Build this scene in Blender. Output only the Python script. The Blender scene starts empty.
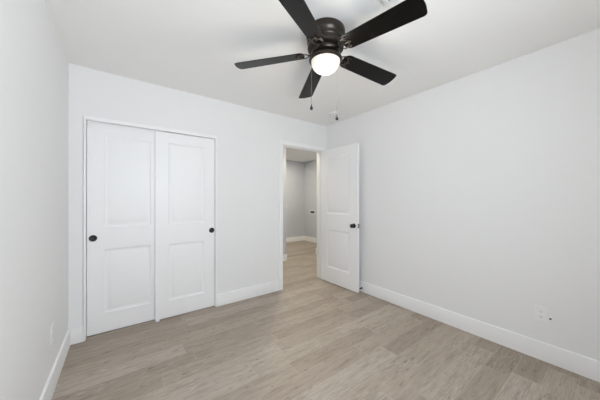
import bpy, bmesh, math, random
from mathutils import Vector, Matrix

random.seed(7)
C = bpy.context.scene.collection
PI = math.pi
H, W, FRONT = 2.44, 3.022, -3.32        # ceiling height, right wall plane, wall behind the camera

# ------------------------------------------------------------------ camera, sky, light, exposure
cam = bpy.data.cameras.new('camera')
cam.sensor_width = 36.0
cam.lens = 241.03 / 600 * 36
cam.clip_start = 0.02
camo = bpy.data.objects.new('camera', cam)
C.objects.link(camo)
camo.location = (0.3687, -2.8701, 1.2522)
camo.rotation_euler = (math.radians(90.046), 0, math.radians(-36.512))
bpy.context.scene.camera = camo

world = bpy.data.worlds.new('sky')
bpy.context.scene.world = world
world.use_nodes = True
bg = world.node_tree.nodes['Background']
bg.inputs[0].default_value = (0.80, 0.90, 1.0, 1)
bg.inputs[1].default_value = 1.2


def area(name, loc, rot, sx, sy, power, col):
    l = bpy.data.lights.new(name, 'AREA')
    l.shape = 'RECTANGLE'
    l.size, l.size_y, l.energy, l.color = sx, sy, power, col
    o = bpy.data.objects.new(name, l)
    C.objects.link(o)
    o.location = loc
    o.rotation_euler = rot
    return o


# daylight entering through the window in the wall behind the camera, and a sun added to bounce light off the floor
area('window_daylight', (0.95, FRONT - 0.27, 1.575), (PI / 2, 0, 0), 1.08, 1.03, 50, (0.84, 0.92, 1.0))
sun = bpy.data.lights.new('sun', 'SUN')
sun.energy, sun.color, sun.angle = 24, (1.0, 0.98, 0.94), 0.01
suno = bpy.data.objects.new('sun', sun)
C.objects.link(suno)
suno.rotation_euler = Vector((0.10, 0.50, -0.86)).to_track_quat('-Z', 'Y').to_euler()
# unseen fill lamps added under the ceilings of the hall and room beyond
area('hall_fill', (2.75, 0.6, H - 0.02), (0, 0, 0), 0.3, 0.3, 18, (1.0, 0.91, 0.73))
area('far_room_fill', (3.9, 2.2, H - 0.02), (0, 0, 0), 0.3, 0.3, 24, (1.0, 0.91, 0.73))

vs = bpy.context.scene.view_settings
vs.view_transform = 'Standard'
vs.look = 'None'
vs.gamma = 1.0
vs.use_curve_mapping = False
vs.exposure = -0.28
bpy.context.scene.cycles.max_bounces = 16
bpy.context.scene.cycles.diffuse_bounces = 12


# ------------------------------------------------------------------ helpers
def srgb(r, g, b):
    f = lambda c: (c / 255 / 12.92) if c / 255 <= 0.04045 else ((c / 255 + 0.055) / 1.055) ** 2.4
    return (f(r), f(g), f(b), 1)


def mat(name, col, rough=0.5, metal=0.0, bump=0.0, scale=200, emit=None, var=0.0, coat=0.0):
    m = bpy.data.materials.new(name)
    m.use_nodes = True
    nt = m.node_tree
    b = nt.nodes['Principled BSDF']
    b.inputs['Base Color'].default_value = col
    b.inputs['Roughness'].default_value = rough
    b.inputs['Metallic'].default_value = metal
    b.inputs['Coat Weight'].default_value = coat
    if emit:
        b.inputs['Emission Color'].default_value = emit[0]
        b.inputs['Emission Strength'].default_value = emit[1]
    if bump or var:
        tc = nt.nodes.new('ShaderNodeTexCoord')
        n = nt.nodes.new('ShaderNodeTexNoise')
        n.inputs['Scale'].default_value = scale
        n.inputs['Detail'].default_value = 3
        nt.links.new(tc.outputs['Object'], n.inputs['Vector'])
        if bump:
            bp = nt.nodes.new('ShaderNodeBump')
            bp.inputs['Strength'].default_value = bump
            bp.inputs['Distance'].default_value = 0.002
            nt.links.new(n.outputs['Fac'], bp.inputs['Height'])
            nt.links.new(bp.outputs['Normal'], b.inputs['Normal'])
        if var:
            mx = nt.nodes.new('ShaderNodeMix')
            mx.data_type = 'RGBA'
            mx.inputs[6].default_value = col
            mx.inputs[7].default_value = (col[0] * (1 - var), col[1] * (1 - var), col[2] * (1 - var), 1)
            nt.links.new(n.outputs['Fac'], mx.inputs[0])
            nt.links.new(mx.outputs[2], b.inputs['Base Color'])
    return m


def box(bm, x0, x1, y0, y1, z0, z1, bev=0.0):
    r = bmesh.ops.create_cube(bm, size=1)
    for v in r['verts']:
        v.co = Vector(((x0 + x1) / 2 + v.co.x * (x1 - x0), (y0 + y1) / 2 + v.co.y * (y1 - y0), (z0 + z1) / 2 + v.co.z * (z1 - z0)))
    if bev:
        es = list({e for v in r['verts'] for e in v.link_edges})
        bmesh.ops.bevel(bm, geom=es, offset=bev, segments=2, profile=0.7, affect='EDGES')


def lathe(bm, prof, n=48, M=None):
    """revolve (r, z) about the z axis; M then places it"""
    M = M or Matrix.Identity(4)
    rings = []
    for r, z in prof:
        if r < 1e-6:
            rings.append([bm.verts.new(M @ Vector((0, 0, z)))])
        else:
            rings.append([bm.verts.new(M @ Vector((r * math.cos(2 * PI * k / n), r * math.sin(2 * PI * k / n), z))) for k in range(n)])
    for a, b in zip(rings, rings[1:]):
        for k in range(n):
            k2 = (k + 1) % n
            if len(a) == 1 and len(b) == 1:
                continue
            if len(a) == 1:
                bm.faces.new((a[0], b[k], b[k2]))
            elif len(b) == 1:
                bm.faces.new((a[k], a[k2], b[0]))
            else:
                bm.faces.new((a[k], a[k2], b[k2], b[k]))


def tube(bm, pts, rad, n=8, flat=1.0, up=Vector((0, 0, 1))):
    """a round (or flattened) bar swept along points"""
    pts = [Vector(p) for p in pts]
    rings = []
    for i, p in enumerate(pts):
        t = (pts[min(i + 1, len(pts) - 1)] - pts[max(i - 1, 0)]).normalized()
        u = up if abs(t.dot(up)) < 0.95 else Vector((1, 0, 0))
        s = t.cross(u).normalized()
        w = s.cross(t).normalized()
        rings.append([bm.verts.new(p + s * rad * math.cos(2 * PI * k / n) + w * rad * flat * math.sin(2 * PI * k / n)) for k in range(n)])
    for a, b in zip(rings, rings[1:]):
        for k in range(n):
            bm.faces.new((a[k], a[(k + 1) % n], b[(k + 1) % n], b[k]))
    bm.faces.new(rings[0][::-1])
    bm.faces.new(rings[-1])


def obj(name, bm, m, parent=None, smooth=None, loc=None, rot=None):
    bmesh.ops.remove_doubles(bm, verts=bm.verts, dist=1e-5)
    bmesh.ops.recalc_face_normals(bm, faces=bm.faces)
    me = bpy.data.meshes.new(name)
    bm.to_mesh(me)
    bm.free()
    me.materials.append(m)
    if smooth is not None:
        for p in me.polygons:
            p.use_smooth = True
        me.set_sharp_from_angle(angle=math.radians(smooth))
    o = bpy.data.objects.new(name, me)
    C.objects.link(o)
    if parent:
        o.parent = parent
    if loc:
        o.location = loc
    if rot:
        o.rotation_euler = rot
    return o


def tag(o, label, cat, group=None, kind=None):
    o['label'], o['category'] = label, cat
    if group:
        o['group'] = group
    if kind:
        o['kind'] = kind
    return o


def thing(name, label, cat, loc=(0, 0, 0), rot=(0, 0, 0), kind=None):
    o = bpy.data.objects.new(name, None)
    C.objects.link(o)
    o.location, o.rotation_euler = loc, rot
    o.empty_display_size = 0.1
    return tag(o, label, cat, kind=kind)


def struct(name, bm, m, smooth=None):
    o = obj(name, bm, m, smooth=smooth)
    o['kind'] = 'structure'
    return o


def boxes(*bs):
    bm = bmesh.new()
    for b in bs:
        box(bm, *b)
    return bm


# ------------------------------------------------------------------ materials
M_wall = mat('wall_paint', (0.825, 0.825, 0.825, 1), 0.75, bump=0.10, scale=150)
M_ceil = mat('ceiling_paint', (0.895, 0.895, 0.885, 1), 0.85, bump=0.12, scale=110)
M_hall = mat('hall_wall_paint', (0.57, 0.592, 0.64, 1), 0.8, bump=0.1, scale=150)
M_trim = mat('trim_paint', (0.89, 0.89, 0.89, 1), 0.35, var=0.02, scale=6)
M_door = mat('door_paint', (0.89, 0.89, 0.895, 1), 0.38, bump=0.03, scale=60)
M_black = mat('black_hardware', (0.006, 0.006, 0.0065, 1), 0.45, metal=0.0, bump=0.02, scale=300)
M_bronze = mat('dark_bronze', (0.050, 0.041, 0.034, 1), 0.30, metal=0.7, bump=0.03, scale=120, var=0.2)
M_steel = mat('brushed_steel', (0.55, 0.55, 0.55, 1), 0.35, metal=1.0, bump=0.02, scale=400)
M_chain = mat('chain_metal', (0.20, 0.19, 0.18, 1), 0.4, metal=0.8, bump=0.02, scale=400)
M_plate = mat('white_plastic', (0.86, 0.86, 0.86, 1), 0.3, var=0.02, scale=20)
M_box = mat('off_white_plastic', (0.68, 0.69, 0.70, 1), 0.5, var=0.03, scale=20)
M_slot = mat('dark_slot', (0.03, 0.03, 0.03, 1), 0.6, var=0.1, scale=50)
M_shade = mat('recess_grey', (0.38, 0.38, 0.39, 1), 0.6, var=0.1, scale=50)
M_globe = mat('frosted_glass', (0.60, 0.59, 0.56, 1), 0.35, emit=((1.0, 0.93, 0.79, 1), 0.58), var=0.02, scale=8)


def blade_material():
    m = mat('blade_wood', (0.02, 0.018, 0.016, 1), 0.27)
    m.node_tree.nodes['Principled BSDF'].inputs['Specular IOR Level'].default_value = 0.2
    nt = m.node_tree
    b = nt.nodes['Principled BSDF']
    tc = nt.nodes.new('ShaderNodeTexCoord')
    mp = nt.nodes.new('ShaderNodeMapping')
    mp.inputs['Scale'].default_value = (3, 90, 30)
    n = nt.nodes.new('ShaderNodeTexNoise')
    n.inputs['Scale'].default_value = 1.5
    n.inputs['Detail'].default_value = 5
    cr = nt.nodes.new('ShaderNodeValToRGB')
    cr.color_ramp.elements[0].position = 0.35
    cr.color_ramp.elements[0].color = (0.002, 0.0018, 0.0015, 1)
    cr.color_ramp.elements[1].position = 0.7
    cr.color_ramp.elements[1].color = (0.0038, 0.0032, 0.0027, 1)
    nt.links.new(tc.outputs['Object'], mp.inputs[0])
    nt.links.new(mp.outputs[0], n.inputs['Vector'])
    nt.links.new(n.outputs['Fac'], cr.inputs[0])
    nt.links.new(cr.outputs[0], b.inputs['Base Color'])
    return m


M_blade = blade_material()


def floor_material():
    m = bpy.data.materials.new('wood_look_plank_tile')
    m.use_nodes = True
    nt = m.node_tree
    N, L = nt.nodes.new, nt.links.new
    b = nt.nodes['Principled BSDF']

    def math_(op, a, c=None):
        n = N('ShaderNodeMath')
        n.operation = op
        for i, v in enumerate((a, c)):
            if v is None:
                continue
            if isinstance(v, (int, float)):
                n.inputs[i].default_value = v
            else:
                L(v, n.inputs[i])
        return n.outputs[0]

    def comb(x, y, z=0.0):
        n = N('ShaderNodeCombineXYZ')
        for i, v in enumerate((x, y, z)):
            if isinstance(v, (int, float)):
                n.inputs[i].default_value = v
            else:
                L(v, n.inputs[i])
        return n.outputs[0]

    def white(vec):
        n = N('ShaderNodeTexWhiteNoise')
        n.noise_dimensions = '2D'
        L(vec, n.inputs['Vector'])
        return n.outputs['Value']

    def noise(vec, scale, detail, rough=0.55, dist=0.0):
        n = N('ShaderNodeTexNoise')
        n.inputs['Scale'].default_value = scale
        n.inputs['Detail'].default_value = detail
        n.inputs['Roughness'].default_value = rough
        n.inputs['Distortion'].default_value = dist
        L(vec, n.inputs['Vector'])
        return n.outputs['Fac']

    def ramp(f, stops):
        n = N('ShaderNodeValToRGB')
        e = n.color_ramp.elements
        while len(e) < len(stops):
            e.new(0.5)
        for q, (p, c) in zip(e, stops):
            q.position, q.color = p, c
        L(f, n.inputs[0])
        return n.outputs[0]

    def mix(kind, f, a, c):
        n = N('ShaderNodeMix')
        n.data_type = 'RGBA'
        n.blend_type = kind
        if isinstance(f, (int, float)):
            n.inputs[0].default_value = f
        else:
            L(f, n.inputs[0])
        for i, v in ((6, a), (7, c)):
            if isinstance(v, tuple):
                n.inputs[i].default_value = v
            else:
                L(v, n.inputs[i])
        return n.outputs[2]

    PW, PL = 0.15, 0.90
    g = N('ShaderNodeNewGeometry')
    sp = N('ShaderNodeSeparateXYZ')
    L(g.outputs['Position'], sp.inputs[0])
    X, Y = sp.outputs[0], sp.outputs[1]
    yr = math_('DIVIDE', math_('ADD', Y, 0.578 + 15), PW)
    row = math_('FLOOR', yr)
    fy = math_('FRACT', yr)
    off = white(comb(row, 3.3))
    xr = math_('ADD', math_('DIVIDE', math_('ADD', X, 9.0), PL), off)
    col = math_('FLOOR', xr)
    fx = math_('FRACT', xr)
    idv = white(comb(row, col))
    id2 = white(comb(math_('ADD', row, 0.37), math_('ADD', col, 11.7)))
    # grain: stretched along the plank, moved per plank
    gx = math_('ADD', math_('MULTIPLY', X, 1.0), math_('MULTIPLY', idv, 37.0))
    gy = math_('ADD', Y, math_('MULTIPLY', id2, 23.0))
    n1 = noise(comb(math_('MULTIPLY', gx, 1.6), math_('MULTIPLY', gy, 14.0)), 2.0, 5, 0.62, 0.25)
    n2 = noise(comb(math_('MULTIPLY', gx, 5.0), math_('MULTIPLY', gy, 70.0)), 2.0, 4, 0.62, 0.1)
    n3 = noise(comb(math_('MULTIPLY', gx, 4.5), math_('MULTIPLY', gy, 17.0)), 2.0, 4, 0.6, 0.3)     # knots
    n4 = noise(comb(math_('MULTIPLY', gx, 9.0), math_('MULTIPLY', gy, 130.0)), 1.3, 3, 0.5, 0.15)   # limed pores
    base = ramp(idv, [(0.0, srgb(152, 139, 125)), (0.25, srgb(163, 150, 136)), (0.7, srgb(170, 158, 144)), (1.0, srgb(176, 165, 153))])
    tone = ramp(n1, [(0.28, (0.74, 0.72, 0.69, 1)), (0.48, (1, 1, 1, 1)), (0.72, (1.14, 1.14, 1.15, 1))])
    c1 = mix('MULTIPLY', 0.9, base, tone)
    fine = ramp(n2, [(0.32, (0.76, 0.74, 0.72, 1)), (0.52, (1.0, 1.0, 1.0, 1)), (0.7, (1.08, 1.08, 1.08, 1))])
    c2 = mix('MULTIPLY', 0.7, c1, fine)
    knot = ramp(n3, [(0.62, (0, 0, 0, 1)), (0.72, (1, 1, 1, 1))])
    c3 = mix('MIX', math_('MULTIPLY', knot, 0.75), c2, srgb(88, 75, 63))
    n5 = noise(comb(math_('MULTIPLY', gx, 2.2), math_('MULTIPLY', gy, 16.0)), 2.3, 6, 0.72, 0.5)     # weathered dark figure
    fig = ramp(n5, [(0.52, (0, 0, 0, 1)), (0.70, (1, 1, 1, 1))])
    c3 = mix('MIX', math_('MULTIPLY', fig, 0.55), c3, srgb(126, 112, 98))
    pore = ramp(n4, [(0.58, (0, 0, 0, 1)), (0.65, (1, 1, 1, 1))])
    some = ramp(id2, [(0.35, (0, 0, 0, 1)), (0.75, (1, 1, 1, 1))])
    c4 = mix('MIX', math_('MULTIPLY', math_('MULTIPLY', pore, some), 0.55), c3, srgb(205, 196, 186))
    # joints
    dy = math_('MULTIPLY', math_('MINIMUM', fy, math_('SUBTRACT', 1.0, fy)), PW)
    dx = math_('MULTIPLY', math_('MINIMUM', fx, math_('SUBTRACT', 1.0, fx)), PL)
    d = math_('MINIMUM', dx, dy)
    grout = ramp(math_('MULTIPLY', d, 100.0), [(0.10, (1, 1, 1, 1)), (0.18, (0, 0, 0, 1))])
    c5 = mix('MIX', math_('MULTIPLY', grout, 0.7), c4, srgb(186, 177, 166))
    L(c5, b.inputs['Base Color'])
    rr = N('ShaderNodeMapRange')
    L(n1, rr.inputs[0])
    rr.inputs[3].default_value = 0.42
    rr.inputs[4].default_value = 0.58
    L(rr.outputs[0], b.inputs['Roughness'])
    hgt = math_('SUBTRACT', math_('MULTIPLY', n2, 0.25), math_('MULTIPLY', grout, 0.8))
    bp = N('ShaderNodeBump')
    bp.inputs['Strength'].default_value = 0.25
    bp.inputs['Distance'].default_value = 0.0015
    L(hgt, bp.inputs['Height'])
    L(bp.outputs['Normal'], b.inputs['Normal'])
    return m


M_floor = floor_material()

# ------------------------------------------------------------------ room shell
T = 0.12
CX0, CX1, CH = 0.112, 1.254, 1.985          # closet opening
DX0, DX1, DH = 2.19, 2.93, 2.03             # doorway opening (inside the jambs)
struct('floor', boxes((-0.12, 5.1, FRONT - 0.25, 3.22, -0.10, 0.0)), M_floor)
struct('ceiling', boxes((-0.12, 5.1, FRONT - 0.25, 3.22, H, H + 0.1)), M_ceil)
struct('wall_left', boxes((-T, 0, FRONT - 0.25, T, 0, H)), M_wall)
struct('wall_right', boxes((W, W + T, FRONT - 0.25, 0, 0, H)), M_wall)
J = 0.02
struct('wall_back', boxes(
    (0, CX0 - J, 0, T, 0, H), (CX0 - J, CX1 + J, 0, T, CH + J, H), (CX1 + J, DX0 - J, 0, T, 0, H),
    (DX0 - J, DX1 + J, 0, T, DH + J, H), (DX1 + J, 5.1, 0, T, 0, H)), M_wall)
WX0, WX1, WZ0, WZ1 = 0.40, 1.50, 1.05, 2.1
TF = 0.25  # unseen front wall thickened so the window reveal blocks oblique light
struct('wall_front', boxes(
    (0, WX0, FRONT - TF, FRONT, 0, H), (WX1, W, FRONT - TF, FRONT, 0, H),
    (WX0, WX1, FRONT - TF, FRONT, 0, WZ0), (WX0, WX1, FRONT - TF, FRONT, WZ1, H)), M_wall)
wm = (WX0 + WX1) / 2
struct('window_1', boxes(
    (WX0, WX0 + .04, FRONT - .24, FRONT - .20, WZ0, WZ1), (WX1 - .04, WX1, FRONT - .24, FRONT - .20, WZ0, WZ1),
    (WX0 + .04, WX1 - .04, FRONT - .24, FRONT - .20, WZ0, WZ0 + .04), (WX0 + .04, WX1 - .04, FRONT - .24, FRONT - .20, WZ1 - .04, WZ1),
    (wm - .025, wm + .025, FRONT - .235, FRONT - .205, WZ0 + .04, WZ1 - .04)), M_trim)
# closet walls behind the sliding doors
struct('wall_closet', boxes((-T, 0, T, 0.85, 0, H), (0, 1.42, 0.73, 0.85, 0, H), (1.42, 1.54, T, 0.85, 0, H)), M_wall)
# hall beyond the doorway, and the room beyond it
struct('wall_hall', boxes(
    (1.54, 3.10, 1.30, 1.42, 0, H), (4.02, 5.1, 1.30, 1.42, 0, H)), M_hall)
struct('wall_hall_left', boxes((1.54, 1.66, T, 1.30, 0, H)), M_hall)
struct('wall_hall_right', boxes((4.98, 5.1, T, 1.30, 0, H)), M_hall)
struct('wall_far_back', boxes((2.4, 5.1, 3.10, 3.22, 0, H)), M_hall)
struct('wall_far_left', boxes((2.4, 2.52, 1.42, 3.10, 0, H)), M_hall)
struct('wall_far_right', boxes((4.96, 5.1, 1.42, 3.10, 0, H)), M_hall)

BH, BT = 0.14, 0.014


def baseboard(bm, p, q, nrm):
    """square-edged baseboard from p to q (xy on the wall plane), standing out along nrm"""
    prof = [(0, 0), (BT, 0), (BT, BH - 0.004), (BT - 0.001, BH - 0.001), (BT - 0.004, BH), (0, BH)]
    rings = []
    for a in (p, q):
        rings.append([bm.verts.new((a[0] + nrm[0] * d, a[1] + nrm[1] * d, z)) for d, z in prof])
    n = len(prof)
    for k in range(n):
        bm.faces.new((rings[0][k], rings[0][(k + 1) % n], rings[1][(k + 1) % n], rings[1][k]))
    bm.faces.new(rings[0])
    bm.faces.new(rings[1][::-1])


def base_run(name, runs):
    bm = bmesh.new()
    for r in runs:
        baseboard(bm, *r)
    return struct(name, bm, M_trim, smooth=40)


base_run('baseboard_left', [((0, FRONT), (0, 0), (1, 0))])
base_run('baseboard_right', [((W, FRONT), (W, 0), (-1, 0))])
base_run('baseboard_back', [((BT, 0), (CX0 - 0.017, 0), (0, -1)), ((CX1 + 0.017, 0), (DX0 - 0.062, 0), (0, -1))])
base_run('baseboard_front', [((BT, FRONT), (W - BT, FRONT), (0, 1))])
base_run('baseboard_hall', [((1.66, 1.30), (3.10 + BT, 1.30), (0, -1)), ((3.10, 1.30), (3.10, 1.42), (1, 0)),
                            ((4.02 - BT, 1.30), (4.98, 1.30), (0, -1)), ((4.02, 1.30 - BT), (4.02, 1.42 + BT), (-1, 0))])
base_run('baseboard_far', [((2.52, 3.10), (4.96, 3.10), (0, -1)), ((4.96, 1.42), (4.96, 3.10), (-1, 0))])

# closet frame: thin jamb edges and a head fascia hiding the sliding track
bm = bmesh.new()
box(bm, CX0 - 0.016, CX0, -0.010, T, 0, CH, 0.002)
box(bm, CX1, CX1 + 0.016, -0.010, T, 0, CH, 0.002)
box(bm, CX0 - 0.016, CX1 + 0.016, -0.014, 0.012, CH - 0.012, CH + 0.022, 0.003)
box(bm, CX0, CX1, 0.012, T, CH, CH + 0.018)
struct('trim_1', bm, M_trim)

# doorway: casing on the room side, jamb lining and stop
bm = bmesh.new()
CW = 0.06
for x0, x1 in ((DX0 - CW, DX0 - 0.004), (DX1 + 0.004, DX1 + CW)):
    box(bm, x0, x1, -0.016, 0, 0, DH + 0.004, 0.003)
box(bm, DX0 - CW, DX1 + CW, -0.016, 0, DH + 0.004, DH + CW, 0.003)
for x0, x1 in ((DX0 - CW, DX0 - 0.004), (DX1 + 0.004, DX1 + CW)):
    box(bm, x0, x1, T, T + 0.016, 0, DH + 0.004, 0.003)
box(bm, DX0 - CW, DX1 + CW, T, T + 0.016, DH + 0.004, DH + CW, 0.003)
struct('trim_2', bm, M_trim)
bm = bmesh.new()
box(bm, DX0 - J, DX0, 0, T, 0, DH)
box(bm, DX1, DX1 + J, 0, T, 0, DH)
box(bm, DX0 - J, DX1 + J, 0, T, DH, DH + J)
box(bm, DX0, DX0 + 0.011, 0.040, 0.075, 0, DH - 0.011, 0.002)
box(bm, DX1 - 0.011, DX1, 0.040, 0.075, 0, DH - 0.011, 0.002)
box(bm, DX0, DX1, 0.040, 0.075, DH - 0.011, DH, 0.002)
struct('trim_3', bm, M_trim)


# ------------------------------------------------------------------ doors
# molded panel profile, going inward from the panel's outer edge: (inset, depth below the door's face)
PROFILE = [(0.0, 0.0), (0.004, 0.0022), (0.014, 0.0075), (0.022, 0.0085), (0.030, 0.0080), (0.050, 0.0022), (0.055, 0.0016)]


def door_slab(w, h, th, panels, both=True):
    """slab in local x 0..w, y 0 (front) .. th, z 0..h, with pressed panels (x0, x1, z0, z1)"""
    bm = bmesh.new()
    xs = sorted({0, w} | {p[0] for p in panels} | {p[1] for p in panels})
    zs = sorted({0, h} | {p[2] for p in panels} | {p[3] for p in panels})

    def face(y, sgn):
        def V(x, z, d=0.0):
            return bm.verts.new((x, y + sgn * d, z))
        for i in range(len(xs) - 1):
            for k in range(len(zs) - 1):
                r = (xs[i], xs[i + 1], zs[k], zs[k + 1])
                if any(abs(r[0] - p[0]) < 1e-6 and abs(r[1] - p[1]) < 1e-6 and abs(r[2] - p[2]) < 1e-6 and abs(r[3] - p[3]) < 1e-6 for p in panels):
                    prev = None
                    for ins, d in PROFILE:
                        ring = [V(r[0] + ins, r[2] + ins, d), V(r[1] - ins, r[2] + ins, d), V(r[1] - ins, r[3] - ins, d), V(r[0] + ins, r[3] - ins, d)]
                        if prev:
                            for q in range(4):
                                bm.faces.new((prev[q], prev[(q + 1) % 4], ring[(q + 1) % 4], ring[q]))
                        prev = ring
                    bm.faces.new(prev)
                else:
                    bm.faces.new((V(r[0], r[2]), V(r[1], r[2]), V(r[1], r[3]), V(r[0], r[3])))
    face(0.0, 1)
    if both:
        face(th, -1)
    else:
        bm.faces.new([bm.verts.new(c) for c in ((0, th, 0), (w, th, 0), (w, th, h), (0, th, h))])
    for i in range(len(xs) - 1):
        for z in (0, h):
            bm.faces.new([bm.verts.new(c) for c in ((xs[i], 0, z), (xs[i + 1], 0, z), (xs[i + 1], th, z), (xs[i], th, z))])
    for k in range(len(zs) - 1):
        for x in (0, w):
            bm.faces.new([bm.verts.new(c) for c in ((x, 0, zs[k]), (x, 0, zs[k + 1]), (x, th, zs[k + 1]), (x, th, zs[k]))])
    return bm


def flush_pull(bm):
    # round cup pull, axis along -y, flange on the door's face
    Mx = Matrix.Rotation(PI / 2, 4, 'X')
    lathe(bm, [(0.0, 0.0008), (0.019, 0.0008), (0.0225, 0.0026), (0.0255, 0.0036), (0.0285, 0.0030), (0.030, 0.0012), (0.030, 0.0), (0.0, 0.0)], 40, Mx)


def closet_door(name, x0, x1, y, label, pull_x, zt):
    w, z0 = x1 - x0, 0.008
    root = thing(name, label, 'door', (x0, y, z0), kind='structure')
    a, c = 0.120, w - 0.115
    pn = [(a, c, 0.178, 0.780), (a, c, 0.988, 1.852)]
    obj('door_panel', door_slab(w, zt - z0, 0.034, pn, both=False), M_door, root, smooth=25)
    bm = bmesh.new()
    flush_pull(bm)
    p = obj('flush_pull', bm, M_black, root, smooth=40, loc=(pull_x - x0, -0.0005, 0.900 - z0))
    p['label'] = 'round black flush pull'
    return root


closet_door('door_1', CX0 + 0.003, 0.730, 0.056, 'left white two-panel sliding closet door with black pull near the left wall', 0.157, CH + 0.004)
closet_door('door_2', 0.648, CX1 - 0.003, 0.018, 'right white two-panel sliding closet door overlapping in front of the other one', 1.218, CH - 0.014)
tag(obj('floor_guide', boxes((0.655, 0.685, -0.004, 0.098, 0, 0.010)), M_plate), 'small white plastic guide on the floor under the sliding closet doors', 'door guide')

# the open bedroom door: hinged at the right jamb, swung a little past square against the right wall
th = math.radians(1.0)
DW, DZ0, DZ1 = 0.730, 0.012, 2.022
door = thing('door_3', 'open white two-panel bedroom door with black round knob', 'door', (DX1 - 0.001, -0.004, DZ0), kind='structure')
# local frame: x along the leaf from the hinge, y from visible face (0) to back face (0.035)
ex = Vector((math.sin(th), -math.cos(th), 0))
ey = Vector((math.cos(th), math.sin(th), 0))
R3 = Matrix((ex, ey, Vector((0, 0, 1)))).transposed()
door.matrix_world = Matrix.Translation(Vector((DX1 - 0.001, -0.006, DZ0)) - ey * 0.035) @ R3.to_4x4()
leaf = obj('door_leaf', door_slab(DW, DZ1 - DZ0, 0.035, [(0.140, 0.585, 0.225, 0.795), (0.140, 0.585, 1.035, 1.895)]), M_door, door, smooth=25)


def door_knob(sign):
    bm = bmesh.new()
    Mx = Matrix.Rotation(PI / 2, 4, 'X') if sign < 0 else Matrix.Rotation(-PI / 2, 4, 'X')
    lathe(bm, [(0.0, 0.0), (0.032, 0.0), (0.032, 0.004), (0.029, 0.008), (0.014, 0.010), (0.011, 0.016), (0.011, 0.026), (0.017, 0.031),
               (0.0255, 0.038), (0.0275, 0.046), (0.0255, 0.054), (0.018, 0.060), (0.0, 0.0625)], 36, Mx)
    return bm


kn = obj('door_knob', door_knob(-1), M_black, door, smooth=35, loc=(DW - 0.062, 0.0, 0.893))
kn['label'] = 'black round knob on the side facing the closet'
kn = obj('door_knob', door_knob(1), M_black, door, smooth=35, loc=(DW - 0.062, 0.035, 0.893))
kn['label'] = 'black round knob on the side facing the wall'
bm = bmesh.new()
box(bm, DW - 0.0005, DW + 0.0012, 0.005, 0.030, 0.864, 0.922, 0.0005)
lp = obj('latch_plate', bm, M_black, door)
bm = bmesh.new()
box(bm, DW + 0.0012, DW + 0.010, 0.012, 0.023, 0.885, 0.901, 0.002)
obj('latch_bolt', bm, M_steel, lp)
for z in (0.20, 1.0, 1.80):
    bm = bmesh.new()
    lathe(bm, [(0.0, -0.046), (0.004, -0.045), (0.006, -0.041), (0.006, 0.041), (0.004, 0.045), (0.0, 0.046)], 14)
    obj('hinge', bm, M_black, door, smooth=40, loc=(-0.001, 0.039, z))

# ------------------------------------------------------------------ ceiling fan
FX, FY = 1.520, -1.616
fan = thing('ceiling_fan', 'dark bronze five-blade flush-mount ceiling fan with a lit round globe', 'ceiling fan', (FX, FY, H))
# all parts below in the fan's frame: z measured down from the ceiling
bm = bmesh.new()
lathe(bm, [(0, 0.0), (0.130, 0.0), (0.134, -0.004), (0.136, -0.012), (0.136, -0.040), (0.134, -0.050), (0.127, -0.058), (0.124, -0.066), (0.124, -0.076),
           (0.127, -0.081), (0.129, -0.086), (0.127, -0.091), (0.121, -0.096), (0.121, -0.104), (0.126, -0.109), (0.127, -0.118), (0.125, -0.130), (0.116, -0.137), (0, -0.137)], 64)
obj('motor_housing', bm, M_bronze, fan, smooth=40)
bm = bmesh.new()
lathe(bm, [(0, -0.1375), (0.092, -0.1375), (0.098, -0.141), (0.099, -0.156), (0.094, -0.163), (0.070, -0.167), (0, -0.167)], 64)
fw = obj('flywheel', bm, M_bronze, fan, smooth=40)
bm = bmesh.new()
lathe(bm, [(0, -0.1675), (0.060, -0.1675), (0.062, -0.172), (0.062, -0.184), (0.068, -0.188), (0, -0.188)], 48)
sh = obj('switch_housing', bm, M_bronze, fan, smooth=40)
bm = bmesh.new()
lathe(bm, [(0.0, -0.1885), (0.082, -0.1885), (0.104, -0.192), (0.1135, -0.197), (0.1165, -0.203), (0.1155, -0.209), (0.109, -0.214), (0.1045, -0.217), (0.102, -0.217), (0.102, -0.204), (0, -0.204)], 64)
obj('light_fitter', bm, M_bronze, fan, smooth=40)
bm = bmesh.new()
prof = [(0.1005, -0.205), (0.1005, -0.214)]
for k in range(1, 17):
    a = k / 16 * PI / 2
    prof.append((0.1005 * math.cos(a), -0.214 - 0.083 * math.sin(a)))
lathe(bm, prof, 64)
gl = obj('glass_globe', bm, M_globe, fan, smooth=60)
gl['label'] = 'lit white frosted globe'
lamp = bpy.data.lights.new('fan_bulb', 'POINT')
lamp.energy, lamp.color, lamp.shadow_soft_size = 5.0, (1.0, 0.95, 0.87), 0.06
lo = bpy.data.objects.new('fan_bulb', lamp)
C.objects.link(lo)
lo.parent = fan
lo.location = (0, 0, -0.37)

R0, R1, ZB, PITCH, DROOP = 0.150, 0.661, -0.150, 0.225, 0.068
W0, W1 = 0.114, 0.139


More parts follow.
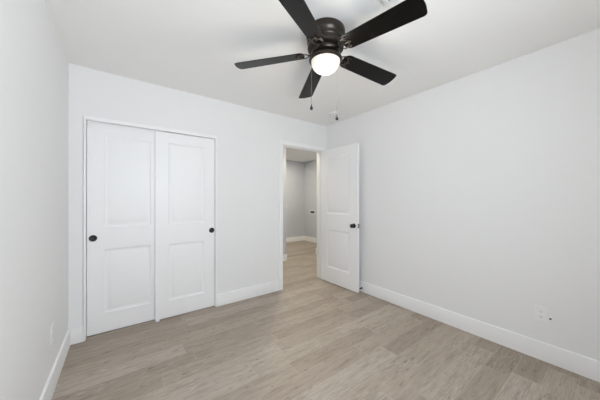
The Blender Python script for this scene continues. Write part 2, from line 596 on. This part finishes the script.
def blade_mesh():
    """blade along +x, in its own tilted frame; rounded root, gently rounded tip"""
    bm = bmesh.new()
    hw = lambda x: (W0 + (W1 - W0) * (x - R0) / (R1 - R0)) / 2
    up = []
    n = 8
    rr = 0.040                                         # root corner radius
    x = R0
    h0 = hw(R0 + rr)
    up.append((R0, 0.0))
    for k in range(n + 1):
        a = PI - k / n * PI / 2
        up.append((R0 + rr + rr * math.cos(a), h0 - rr + rr * math.sin(a)))
    rt = 0.022
    h1 = hw(R1 - rt)
    for k in range(n + 1):
        a = PI / 2 - k / n * PI / 2
        up.append((R1 - 0.006 - rt + rt * math.cos(a), h1 - rt + rt * math.sin(a)))
    up.append((R1 - 0.002, (h1 - rt) * 0.5))
    up.append((R1, 0.0))
    out = up + [(x, -y) for x, y in up[-2:0:-1]]
    t = 0.0045
    bot = [bm.verts.new((x, y, -t / 2)) for x, y in out]
    top = [bm.verts.new((x, y, t / 2)) for x, y in out]
    bm.faces.new(bot[::-1])
    bm.faces.new(top)
    for k in range(len(out)):
        k2 = (k + 1) % len(out)
        bm.faces.new((bot[k], bot[k2], top[k2], top[k]))
    bmesh.ops.bevel(bm, geom=[e for e in bm.edges if len(e.link_faces) == 2 and abs(e.verts[0].co.z - e.verts[1].co.z) < 1e-6], offset=0.001, segments=1, affect='EDGES')
    return bm


def iron_mesh():
    """forked decorative bracket under the blade root, in the blade's frame (blade underside at z=-0.00225)"""
    bm = bmesh.new()
    zu = -0.0055
    s = 0.034
    # arm reaching out from the flywheel
    tube(bm, [(0.088, 0, -0.004), (0.100, 0, -0.006), (0.112, 0, zu), (0.124, 0, zu)], 0.013, 10, 0.4)
    # two scrolls opening to an oval and closing again on the blade
    for sg in (1, -1):
        pts = []
        for k in range(17):
            u = k / 16
            pts.append((0.112 + 0.088 * u, sg * 0.038 * math.sin(PI * u) ** 0.75, zu))
        tube(bm, pts, 0.0058, 8, 0.5)
        tube(bm, [(0.158, sg * 0.036, zu), (0.174, sg * 0.041, zu), (0.190, sg * 0.040, zu), (0.202, sg * 0.033, zu)], 0.0052, 8, 0.5)
        lathe(bm, [(0, -0.010), (0.0045, -0.009), (0.006, -0.006), (0.006, -0.003), (0, -0.003)], 14, Matrix.Translation((0.180, sg * 0.038, 0)))
    tube(bm, [(0.170, 0, zu), (0.185, 0, zu), (0.204, 0, zu), (0.214, 0, zu)], 0.0062, 8, 0.5)
    lathe(bm, [(0, -0.010), (0.0045, -0.009), (0.006, -0.006), (0.006, -0.003), (0, -0.003)], 14, Matrix.Translation((0.203, 0, 0)))
    return bm


PHASE = 5.496 - PI
blade0 = iron0 = None
for k in range(5):
    a = PHASE - k * 2 * PI / 5 + math.radians((0, 2.0, 1.0, -2.0, 2.0)[k])
    if blade0 is None:
        b = blade0 = obj('blade', blade_mesh(), M_blade, fan)
        i = iron0 = obj('blade_iron', iron_mesh(), M_bronze, b, smooth=50)
    else:
        b = blade0.copy()
        C.objects.link(b)
        b.parent = fan
        i = iron0.copy()
        C.objects.link(i)
        i.parent = b
    b.matrix_local = Matrix.Translation((0, 0, ZB)) @ Matrix.Rotation(a, 4, 'Z') @ Matrix.Rotation(DROOP, 4, 'Y') @ Matrix.Rotation(-PITCH, 4, 'X')

rv = Vector((math.cos(math.radians(36.5)), -math.sin(math.radians(36.5)), 0))     # across the room, seen from the closet corner
fv = Vector((math.sin(math.radians(36.5)), math.cos(math.radians(36.5)), 0))
for side, dep, zend in ((-0.101, -0.058, -0.543), (0.092, 0.079, -0.567)):
    p = rv * side + fv * dep
    r = p.length
    u = p / r
    bm = bmesh.new()
    tube(bm, [u * 0.064 + Vector((0, 0, -0.180)), u * 0.100 + Vector((0, 0, -0.183)), u * (r - 0.004) + Vector((0, 0, -0.190)), p + Vector((0, 0, -0.204)), p + Vector((0, 0, zend))], 0.0007, 6)
    z = -0.206
    while z > zend:
        lathe(bm, [(0, 0.0015), (0.0012, 0.0008), (0.0012, -0.0008), (0, -0.0015)], 6, Matrix.Translation((p.x, p.y, z)))
        z -= 0.0050
    ch = obj('pull_chain', bm, M_chain, fan, smooth=60)
    bm = bmesh.new()
    lathe(bm, [(0, 0.006), (0.003, 0.005), (0.004, -0.004), (0.0075, -0.012), (0.0105, -0.020), (0.0105, -0.026), (0.007, -0.031), (0, -0.033)], 20, Matrix.Translation((p.x, p.y, zend)))
    obj('pull_knob', bm, M_black, ch, smooth=50)

# ------------------------------------------------------------------ small things on the walls and ceiling
sd = thing('smoke_detector', 'round white smoke detector on the ceiling near the doorway corner', 'smoke detector', (2.69, -0.51, H))
bm = bmesh.new()
lathe(bm, [(0, 0), (0.062, 0), (0.062, -0.010), (0.060, -0.013), (0.054, -0.014), (0, -0.014)], 40)
obj('base', bm, M_plate, sd, smooth=35)
bm = bmesh.new()
lathe(bm, [(0, -0.0145), (0.050, -0.0145), (0.056, -0.022), (0.054, -0.034), (0.046, -0.040), (0.030, -0.042), (0, -0.042)], 40)
hd = obj('sensor_head', bm, M_plate, sd, smooth=35)
bm = bmesh.new()
for k in range(16):
    a = 2 * PI * k / 16
    r = bmesh.ops.create_cube(bm, size=1)
    for v in r['verts']:
        v.co = Matrix.Rotation(a, 4, 'Z') @ Vector((0.0552 + v.co.x * 0.003, v.co.y * 0.013, -0.027 + v.co.z * 0.006))
obj('vent_slot', bm, M_slot, hd)['label'] = 'ring of dark slots'

# supply register on the ceiling, in front of the camera's top edge
vx0, vx1, vy0, vy1 = 1.315, 1.672, -2.17, -2.010
vent = thing('ceiling_register', 'white slatted air register on the ceiling at the photo\'s top edge', 'air vent', ((vx0 + vx1) / 2, (vy0 + vy1) / 2, H))
lx, ly = (vx1 - vx0) / 2, (vy1 - vy0) / 2
bm = bmesh.new()
box(bm, -lx, lx, -ly, -ly + .022, -0.008, 0, 0.002)
box(bm, -lx, lx, ly - .022, ly, -0.008, 0, 0.002)
box(bm, -lx, -lx + .022, -ly + .022, ly - .022, -0.008, 0, 0.002)
box(bm, lx - .022, lx, -ly + .022, ly - .022, -0.008, 0, 0.002)
obj('frame', bm, M_plate, vent)
obj('backing', boxes((-lx + .02, lx - .02, -ly + .02, ly - .02, -0.0015, 0)), M_shade, vent)
for k in range(6):
    y = -ly + 0.036 + k * (2 * ly - 0.072) / 5
    bm = bmesh.new()
    box(bm, -lx + .022, lx - .022, -0.008, 0.008, -0.0006, 0.0006)
    obj('slat', bm, M_plate, vent, loc=(0, y, -0.0065), rot=(math.radians(32), 0, 0))


def outlet_plate(name, label, cat, mw):
    """duplex outlet; local x along the wall, y out of the wall, z up"""
    root = thing(name, label, cat)
    root.matrix_world = mw
    bm = bmesh.new()
    box(bm, -0.035, 0.035, 0, 0.006, -0.0575, 0.0575, 0.002)
    obj('cover_plate', bm, M_plate, root)
    for z in (0.0205, -0.0205):
        bm = bmesh.new()
        n = 20
        ring0, ring1 = [], []
        for k in range(n):
            a = 2 * PI * k / n
            x, zz = max(-0.0165, min(0.0165, 0.021 * math.cos(a))), 0.0145 * math.sin(a)
            ring0.append(bm.verts.new((x, 0.006, z + zz)))
            ring1.append(bm.verts.new((x, 0.0078, z + zz)))
        bm.faces.new(ring1)
        for k in range(n):
            bm.faces.new((ring0[k], ring0[(k + 1) % n], ring1[(k + 1) % n], ring1[k]))
        so = obj('socket', bm, M_plate, root)
        bm = bmesh.new()
        box(bm, -0.0075, -0.0050, 0.0075, 0.0080, z - 0.003, z + 0.006)
        box(bm, 0.0050, 0.0075, 0.0075, 0.0080, z - 0.002, z + 0.005)
        lathe(bm, [(0, 0), (0.0024, 0), (0.0024, 0.0005), (0, 0.0005)], 12, Matrix.Translation((0, 0.0075, z - 0.0085)) @ Matrix.Rotation(-PI / 2, 4, 'X'))
        obj('slot', bm, M_slot, so)
    bm = bmesh.new()
    lathe(bm, [(0, 0), (0.003, 0), (0.0025, 0.001), (0, 0.0013)], 12, Matrix.Translation((0, 0.006, 0)) @ Matrix.Rotation(-PI / 2, 4, 'X'))
    obj('screw', bm, M_plate, root)
    return root


MR = Matrix(((0, -1, 0, W), (1, 0, 0, -2.474), (0, 0, 1, 0.360), (0, 0, 0, 1)))       # on the right wall
outlet_plate('wall_outlet', 'white double outlet plate low on the right wall', 'outlet', MR)
ML = Matrix(((0, 1, 0, 0), (-1, 0, 0, -0.622), (0, 0, 1, 0.375), (0, 0, 0, 1)))       # on the left wall
outlet_plate('wall_outlet', 'white outlet plate low on the left wall, seen nearly edge-on', 'outlet', ML)

# coax stub beside the outlet
cx = thing('coax_connector', 'tiny dark-tipped cable stub sticking out of the wall beside the outlet', 'cable connector', (W, -2.528, 0.345))
Mq = Matrix.Rotation(-PI / 2, 4, 'Y')
bm = bmesh.new()
lathe(bm, [(0, 0), (0.010, 0), (0.010, 0.002), (0.0075, 0.003), (0.0055, 0.003), (0.0055, 0.014), (0, 0.014)], 20, Mq)
obj('collar', bm, M_plate, cx, smooth=40)
bm = bmesh.new()
lathe(bm, [(0, 0.0142), (0.0062, 0.0142), (0.0065, 0.017), (0.0065, 0.026), (0.004, 0.028), (0, 0.028)], 6, Mq)
obj('tip', bm, M_slot, cx, smooth=20)['label'] = 'dark connector tip'

# door stop on the right baseboard, behind the open door's edge
ds = thing('door_stop', 'small black door stop on the baseboard behind the open door', 'door stop', (W - BT, -0.725, 0.052))
bm = bmesh.new()
lathe(bm, [(0, 0), (0.013, 0), (0.013, 0.003), (0.009, 0.006), (0, 0.006)], 20, Mq)
obj('base', bm, M_black, ds, smooth=40)
bm = bmesh.new()
lathe(bm, [(0, 0.0062), (0.0048, 0.0062), (0.0048, 0.026), (0, 0.026)], 14, Mq)
obj('rod', bm, M_black, ds, smooth=40)
bm = bmesh.new()
lathe(bm, [(0, 0.0262), (0.008, 0.0262), (0.009, 0.029), (0.009, 0.036), (0.007, 0.039), (0, 0.039)], 18, Mq)
obj('rubber_tip', bm, M_black, ds, smooth=40)

# recessed washer box on the far room's right wall, seen through the doorway
wb = thing('washer_outlet_box', 'small white wall box with a dark slot, seen through the doorway', 'utility box', (4.96, 2.70, 0.895))
bm = bmesh.new()
for (y0, y1, z0, z1) in ((-.14, .14, .032, .075), (-.14, .14, -.075, -.032), (-.14, -.095, -.032, .032), (.095, .14, -.032, .032)):
    box(bm, -0.010, 0, y0, y1, z0, z1, 0.002)
obj('frame', bm, M_box, wb)
obj('opening', boxes((-0.003, 0, -.095, .095, -.032, .032)), M_slot, wb)['label'] = 'dark recessed slot'

# light switch on the far room's back wall, at the left edge of the view through the doorway
sw = thing('light_switch', 'white light switch plate at the left edge of the view through the doorway', 'light switch', (4.27, 3.10, 1.08))
bm = bmesh.new()
box(bm, -0.035, 0.035, -0.006, 0, -0.0575, 0.0575, 0.002)
obj('cover_plate', bm, M_box, sw)
bm = bmesh.new()
box(bm, -0.016, 0.016, -0.010, -0.006, -0.033, 0.033, 0.002)
obj('rocker', bm, M_box, sw)
